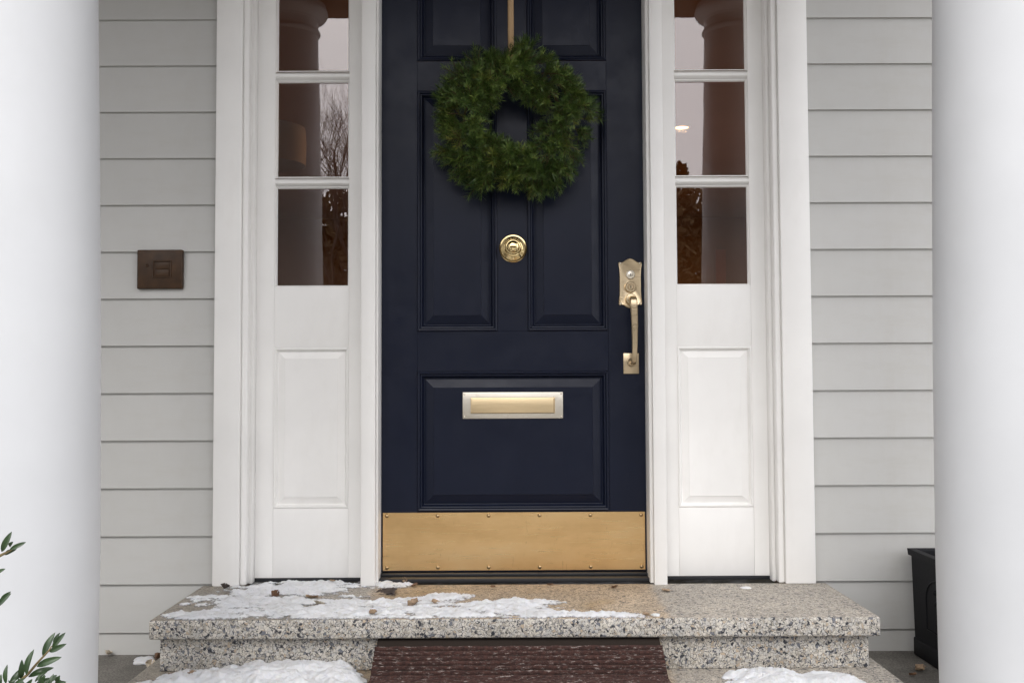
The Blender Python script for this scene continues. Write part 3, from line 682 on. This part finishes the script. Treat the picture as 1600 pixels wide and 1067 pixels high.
# ------------------------------------------------------------------ wreath
def needle_mat(name, a_, b_, c_):
    m = Mat(name, b_, .36); oi = m.n.new('ShaderNodeObjectInfo')
    col = m.mix(1.0, m.ramp(m.noise(m.co(), 90, 4), [(.28, a_), (.5, b_), (.72, c_)]), m.ramp(oi.outputs['Random'], [(0, (.55, .62, .62)), (.55, (1, 1, 1)), (.9, (1.35, 1.25, 1.0)), (1, (1.5, 1.05, .8))]), 'MULTIPLY')
    m.set('Base Color', col); m.p.inputs['Specular IOR Level'].default_value = .35
    m.p.inputs['Transmission Weight'].default_value = 0
    return m
needle = needle_mat('fir_needles', (.030, .060, .016), (.085, .145, .032), (.20, .26, .070))
twig_m = Mat('fir_twig', (.085, .045, .022), .8)
def sprig_mesh(seed):
    r = random.Random(seed); bm = bmesh.new()
    def branch(p0, d, L, n):
        d = d.normalized(); side = d.cross(Vector((0, 0, 1))).normalized(); up = side.cross(d)
        pts = [p0 + d * L * t + up * (-.10 * L * t * t) for t in (0, .33, .66, 1)]
        f0 = len(bm.faces); tube_bm(pts, [.0021, .0017, .0012, .0006], 4, bm)
        for f in bm.faces[f0:] if False else list(bm.faces)[f0:]: f.material_index = 1
        for i in range(n):
            t = .06 + .94 * (i + r.random()) / n; base = p0 + d * L * t + up * (-.10 * L * t * t)
            ph = r.uniform(-math.pi, math.pi); 
            if math.cos(ph) < -.5 and r.random() < .6: ph += math.pi
            out = (side * math.sin(ph) + up * math.cos(ph)).normalized()
            fw = r.uniform(.35, .75) + .55 * max(0, t - .75) * 4 * r.random()
            dr = (out + d * fw).normalized(); ln = r.uniform(.017, .027) * (1.0 - .35 * max(0, t - .8) / .2); w = r.uniform(.00062, .00092)
            wv = dr.cross(out if abs(dr.dot(out)) < .98 else up)
            wv = (wv.normalized() + out * r.uniform(-.5, .5)).normalized() * w
            mid = base + dr * ln * .5 + d * ln * .06; tip = base + dr * ln + d * ln * .22
            a0, a1, m0, m1, tp = [bm.verts.new(v) for v in (base - wv * .6, base + wv * .6, mid - wv, mid + wv, tip)]
            bm.faces.new((a0, a1, m1, m0)); bm.faces.new((m0, m1, tp))
    L = r.uniform(.055, .080)
    branch(Vector((0, 0, 0)), Vector((1, 0, 0)), L, 72)
    for s_ in (-1, 1):
        if r.random() < .85: branch(Vector((L * r.uniform(.2, .45), 0, 0)), Vector((1, s_ * r.uniform(.6, 1.0), r.uniform(-.1, .35))), L * r.uniform(.45, .65), 42)
    if r.random() < .5: branch(Vector((L * .3, 0, 0)), Vector((1, r.uniform(-.3, .3), .8)), L * .45, 34)
    me = bpy.data.meshes.new('sprig'); bm.to_mesh(me); bm.free(); me.materials.append(needle.m); me.materials.append(twig_m.m); return me
WC = Vector((.0180, -.075, 1.592))
wr = empty('wreath', (WC.x, WC.y, WC.z), 'round green fir wreath hanging on the navy door', 'wreath')
hoop = [(.172 * math.cos(t * math.pi / 32), .045, .172 * math.sin(t * math.pi / 32)) for t in range(65)]
bmobj('hoop', tube_bm(hoop, .004, 8), twig_m, wr, tuple(WC), smooth=True)
sprigs = [sprig_mesh(s_) for s_ in range(14)]
NS = 300; wr_r = random.Random(11)
for i in range(NS):
    th = (i + wr_r.random()) * 2.399963
    er = Vector((math.cos(th), 0, math.sin(th))); et = Vector((math.sin(th), 0, -math.cos(th))); ef = Vector((0, -1, 0))
    bump_ = .5 + .5 * math.sin(th * 4 + .8) * math.sin(th * 7 + 2)
    lay = i % 5                                     # 0, 1 rim; 2, 3 front; 4 inside of the ring
    ps = (wr_r.uniform(-.5, .8) if lay < 2 else wr_r.uniform(.7, 2.3) if lay < 4 else wr_r.uniform(2.2, 3.2))
    tr = .038 + .022 * wr_r.random() + .018 * bump_
    rc_ = .172 + .008 * math.cos(2 * th) + .012 * math.sin(th * 5 + 1) + .007 * math.sin(th * 9 + .3)
    base = er * (rc_ + tr * math.cos(ps)) + Vector((.006, 0, -.008)) + ef * (tr * .8 * math.sin(ps) + .004)
    d = er * (.9 * math.cos(ps) + (.25 if lay != 4 else 0)) + ef * (.40 * max(0, math.sin(ps)) + .10) + et * wr_r.uniform(.1, .8) + Vector((0, 0, -.30)) + Vector((wr_r.uniform(-.6, .6), wr_r.uniform(-.35, .25), wr_r.uniform(-.6, .6)))
    d.normalize()
    z = (er * math.cos(ps) * .4 + ef * 1.0); z = (z - d * z.dot(d)).normalized(); y = z.cross(d)
    rot = Matrix((d, y, z)).transposed()
    o = bpy.data.objects.new('sprig', wr_r.choice(sprigs)); C.objects.link(o); o.parent = wr
    sc = wr_r.uniform(.95, 1.3) * (1.0 if lay < 4 else .92)
    if lay == 0 and wr_r.random() < .25: base += er * .020; d = (d + er * .8).normalized(); z = (z - d * z.dot(d)).normalized(); rot = Matrix((d, z.cross(d), z)).transposed()
    o.matrix_local = Matrix.Translation(base - d * .026 * sc) @ rot.to_4x4() @ Matrix.Scale(sc, 4)
rib_m = Mat('gold_ribbon', (.46, .30, .15), .38); rib_m.p.inputs['Sheen Weight'].default_value = .3
rib_m.bump(rib_m.noise(rib_m.co((10, 10, 900)), 1, 2), .2, .0006)
bm = bmesh.new(); prev = None
for y, z in ((.052, 2.36), (.050, 2.452), (.0, 2.4565), (-.006, 2.450), (-.009, 2.3), (-.009, 2.0), (-.012, 1.91), (-.020, 1.86), (-.050, 1.825), (-.090, 1.815), (-.125, 1.80), (-.128, 1.775)):
    r = [bm.verts.new((x, y + dy, z)) for x, dy in ((-.0105, 0), (-.004, -.0008), (.004, -.0008), (.0105, 0))]
    if prev:
        for k in range(3): bm.faces.new((prev[k], prev[k + 1], r[k + 1], r[k]))
    prev = r
ro = bmobj('ribbon', bm, rib_m, wr, (.0115, 0, 0), smooth=True); ro['label'] = 'narrow gold ribbon holding the wreath'
sm = ro.modifiers.new('thick', 'SOLIDIFY'); sm.thickness = .0008

# ------------------------------------------------------------------ shrub at the lower left, in front of the left column
sh_leaf = Mat('shrub_leaf', (.03, .065, .022), .34); sh_leaf.set('Base Color', sh_leaf.ramp(sh_leaf.noise(sh_leaf.co(), 60, 4), [(.3, (.014, .033, .011)), (.7, (.036, .070, .021))]))
sh_stem = Mat('shrub_stem', (.16, .12, .05), .7)
sh = empty('evergreen_shrub', (-.86, -1.95, -.75), 'evergreen shrub with narrow glossy leaves before the left column', 'shrub')
def blade(p0, p1, w, seed):
    r = random.Random(seed); p0, p1 = Vector(p0), Vector(p1); d = p1 - p0; L = d.length; d.normalize()
    s_ = d.cross(Vector((r.uniform(-.5, .5), -1, r.uniform(-.2, .6)))).normalized(); n_ = s_.cross(d)
    bm = bmesh.new(); rows = []
    for i in range(9):
        u = i / 8; ww = w * (math.sin(math.pi * (u ** .85) * .97 + .03) ** .8) * (1 if u < 1 else 0) + .0003
        b_ = n_ * (L * .10 * math.sin(u * math.pi)) * r.choice((1, 1))
        rows.append([bm.verts.new(p0 + d * L * u + b_ + s_ * (v * ww) + n_ * (abs(v) * ww * .35)) for v in (-1, -.5, 0, .5, 1)])
    for a_, c_ in zip(rows, rows[1:]):
        for k in range(4): bm.faces.new((a_[k], a_[k + 1], c_[k + 1], c_[k]))
    return bmobj('leaf', bm, sh_leaf, sh, smooth=True)
LV = [(-.7735, .4250, -.7596, .4550), (-.7748, .4263, -.7700, .4485), (-.7670, .4315, -.7585, .4393), (-.7760, .4185, -.7538, .4275), (-.7630, .4276, -.7417, .4379), (-.7813, .3917, -.7665, .3997), (-.7786, .3423, -.7580, .3624), (-.7795, .3495, -.7645, .3625), (-.6977, .2804, -.6862, .3010), (-.6984, .2778, -.6797, .3002), (-.7015, .2726, -.6755, .2847), (-.7137, .2636, -.7006, .2977), (-.7195, .2513, -.6838, .2640), (-.7311, .2410, -.7225, .2779), (-.7336, .2348, -.7006, .2450), (-.7466, .2307, -.7432, .2612), (-.7648, .2264, -.7653, .2536), (-.7048, .2300, -.7029, .2416), (-.6890, .2268, -.6677, .2324), (-.6995, .2295, -.6879, .2389), (-.6865, .2312, -.6783, .2415), (-.7152, .2262, -.7088, .2352), (-.7321, .2250, -.7218, .2352), (-.7596, .2277, -.7493, .2341), (-.7086, .2236, -.6943, .2312)]
for i, (xa, za, xb, zb) in enumerate(LV):
    L = math.hypot(xb - xa, zb - za); y0 = -1.95 + rng.uniform(-.01, .01)
    blade((xa, y0, za), (xb, y0 + rng.uniform(-.012, .012), zb), max(.0028, L * .135), i)
def stem(pts, r0, r1):
    n = len(pts); bmobj('stem', tube_bm([(x, y, z) for x, y, z in pts], [r0 + (r1 - r0) * i / (n - 1) for i in range(n)], 7), sh_stem, sh, smooth=True)
Y_ = -1.95
stem([(-.84, Y_, -.75), (-.82, Y_, -.3), (-.79, Y_, .05), (-.7465, Y_, .2276), (-.7324, Y_, .2405), (-.7196, Y_, .2559), (-.7015, Y_, .2752), (-.6977, Y_, .2817)], .004, .0008)
stem([(-.88, Y_, -.75), (-.90, Y_, -.1), (-.86, Y_, .30), (-.80, Y_, .405), (-.7786, Y_, .4185), (-.7591, Y_, .4276)], .008, .0010)
stem([(-.88, Y_ + .02, -.75), (-.89, Y_, .0), (-.84, Y_, .27), (-.7786, Y_, .3423)], .007, .001)
stem([(-.895, Y_, -.05), (-.87, Y_, .30), (-.82, Y_, .37), (-.7813, Y_, .3917)], .005, .001)
stem([(-.83, Y_ - .01, -.4), (-.76, Y_ - .01, .05), (-.72, Y_, .18), (-.69, Y_, .228)], .005, .001)
for i in range(34):
    x = rng.uniform(-.80, -.685); z = rng.uniform(.190, .226); L = rng.uniform(.016, .028); a_ = rng.uniform(.2, 2.6); y0 = Y_ + rng.uniform(-.03, .05)
    blade((x, y0, z), (x + L * math.cos(a_), y0 + rng.uniform(-.012, .012), z + L * math.sin(a_)), max(.0026, L * .14), 400 + i)
for i in range(190):      # the bulk of the bush, below and left of the frame
    a_ = rng.uniform(0, 6.28); z = rng.uniform(-.55, .20); rr = rng.uniform(.04, .15)
    x, y = -.86 + rr * math.cos(a_), Y_ + rr * math.sin(a_) * .8
    if z > .08: x = min(x, -.80)
    L = rng.uniform(.025, .045); dz = rng.uniform(.2, 1); q_ = Vector((math.cos(a_), math.sin(a_), dz)).normalized() * L
    blade((x, y, z), (x + q_.x, y + q_.y, z + q_.z), L * .14, 100 + i)

# ------------------------------------------------------------------ the garden opposite, seen in the panes
bark = Mat('bare_bark', (.075, .055, .042), .9)
def bare_tree(label, loc, height, seed, spread=.5, depth=6):
    r = random.Random(seed); t = empty('bare_tree', loc, label, 'tree', 'bare trees across the garden')
    tb, cb = bmesh.new(), bmesh.new()
    def grow(p, d, L, rad, lv):
        pts = [p]; q_ = p; dd = d
        for _ in range(3):
            dd = (dd + Vector((r.uniform(-.16, .16), r.uniform(-.16, .16), r.uniform(-.04, .14)))).normalized(); q_ = q_ + dd * L / 3; pts.append(q_)
        rs = [rad, rad * .88, rad * .76, rad * .66]
        tube_bm(pts, rs, 6 if lv < 2 else 4 if lv < 4 else 3, tb if lv == 0 else cb, cap=False)
        if lv >= depth: return
        for k in range(r.choice((2, 3, 3)) if lv else 4):
            b_ = pts[r.choice((2, 3, 3))] if lv else pts[3]
            side = Vector((r.uniform(-1, 1), r.uniform(-1, 1), r.uniform(-.2, .6))).normalized()
            grow(b_, (dd + side * spread * r.uniform(.8, 1.5)).normalized(), L * r.uniform(.62, .85), rad * r.uniform(.50, .66), lv + 1)
    grow(Vector((0, 0, -.1)), Vector((0, 0, 1)), height * .26, height * .0105, 0)
    bmobj('trunk', tb, bark, t, loc, smooth=True); bmobj('crown', cb, bark, t, loc, smooth=True)
bare_tree('bare deciduous tree mirrored in the middle pane of the left sidelight', (-2.9, -15, -.75), 7.9, 5, .42, 8)
bare_tree('smaller bare tree further along, mirrored in the left sidelight', (-4.6, -18, -.75), 6.0, 9)
bare_tree('bare tree across the garden, behind the photographer', (-1.4, -21, -.75), 5.2, 21)
con_leaf = Mat('conifer_needles', (.028, .040, .016), .7)
def conifer(label, loc, h, rad, seed):
    r = random.Random(seed); t = empty('conifer_tree', loc, label, 'tree', 'conifers across the garden')
    bmobj('trunk', tube_bm([(0, 0, -.1), (0, 0, h * .6), (0, 0, h)], [h * .018, h * .010, .01], 7), bark, t, loc)
    bm = bmesh.new()
    for i in range(330):
        u = (i + r.random()) / 330; z = h * (.06 + .93 * u); L = rad * (1 - u) ** .85 * r.uniform(.65, 1.1) + .10; a_ = i * 2.4 + r.uniform(-.4, .4)
        d = Vector((math.cos(a_), math.sin(a_), r.uniform(-.25, .15))); s_ = Vector((-math.sin(a_), math.cos(a_), 0))
        n = 8
        for k in range(n):
            v = .15 + .85 * k / n; p = Vector((0, 0, z)) + d * L * v; w = (.10 + .22 * (1 - v)) * (.5 + .5 * (1 - u)) * r.uniform(.6, 1.2)
            for sg_ in (-1, 1):
                tip = p + s_ * sg_ * w + d * w * .7 + Vector((0, 0, r.uniform(-.2, .05)))
                a0 = bm.verts.new(p - d * .05); a1 = bm.verts.new(p + d * .10 + Vector((0, 0, r.uniform(-.05, .05)))); a2 = bm.verts.new(tip); bm.faces.new((a0, a1, a2))
    bmobj('crown', bm, con_leaf, t, loc)
conifer('dark conifer mirrored in the right sidelight, its tip against the sky', (5.85, -30, -.75), 9.0, 2.4, 1)
conifer('second dark conifer mirrored beside the first one', (7.4, -31, -.75), 8.2, 2.2, 2)
conifer('broad dark conifer further right across the garden', (9.9, -30, -.75), 9.0, 2.6, 3)
conifer('dark conifer left of the mirrored one, across the garden', (3.9, -32, -.75), 7.4, 2.2, 4)
hedge_m = Mat('hedge_twigs', (.11, .075, .035), .85)
hedge_m.set('Base Color', hedge_m.ramp(hedge_m.noise(hedge_m.co(), 1.2, 4), [(.3, (.06, .045, .02)), (.7, (.15, .10, .045))]))
bm = bmesh.new(); r = random.Random(3)
for i in range(70000):
    x = r.uniform(-16, 16); top = 7.3 + 1.0 * noise.noise((x * .35, 1, 0)) + 1.0 * noise.noise((x * 1.3, 4, 0))
    z = r.uniform(0, 1) ** .8 * top; y = r.uniform(-1.4, .8); L = r.uniform(.10, .34)
    if i % 3 == 0 and z < top * .86: L *= 2.2; y -= 1.0
    d = Vector((r.uniform(-1, 1), r.uniform(-1, 1), r.uniform(-.3, 1.2))).normalized() * L; s_ = Vector((r.uniform(-1, 1), r.uniform(-1, 1), r.uniform(-1, 1))).normalized() * L * .35
    p = Vector((x, y, z)); bm.faces.new([bm.verts.new(v) for v in (p, p + d * .5 + s_, p + d, p + d * .5 - s_)])
tag(bmobj('hedge', bm, hedge_m, None, (0, -26, -.75)), 'brown winter hedge across the garden, mirrored in the panes', 'hedge', kind='stuff')
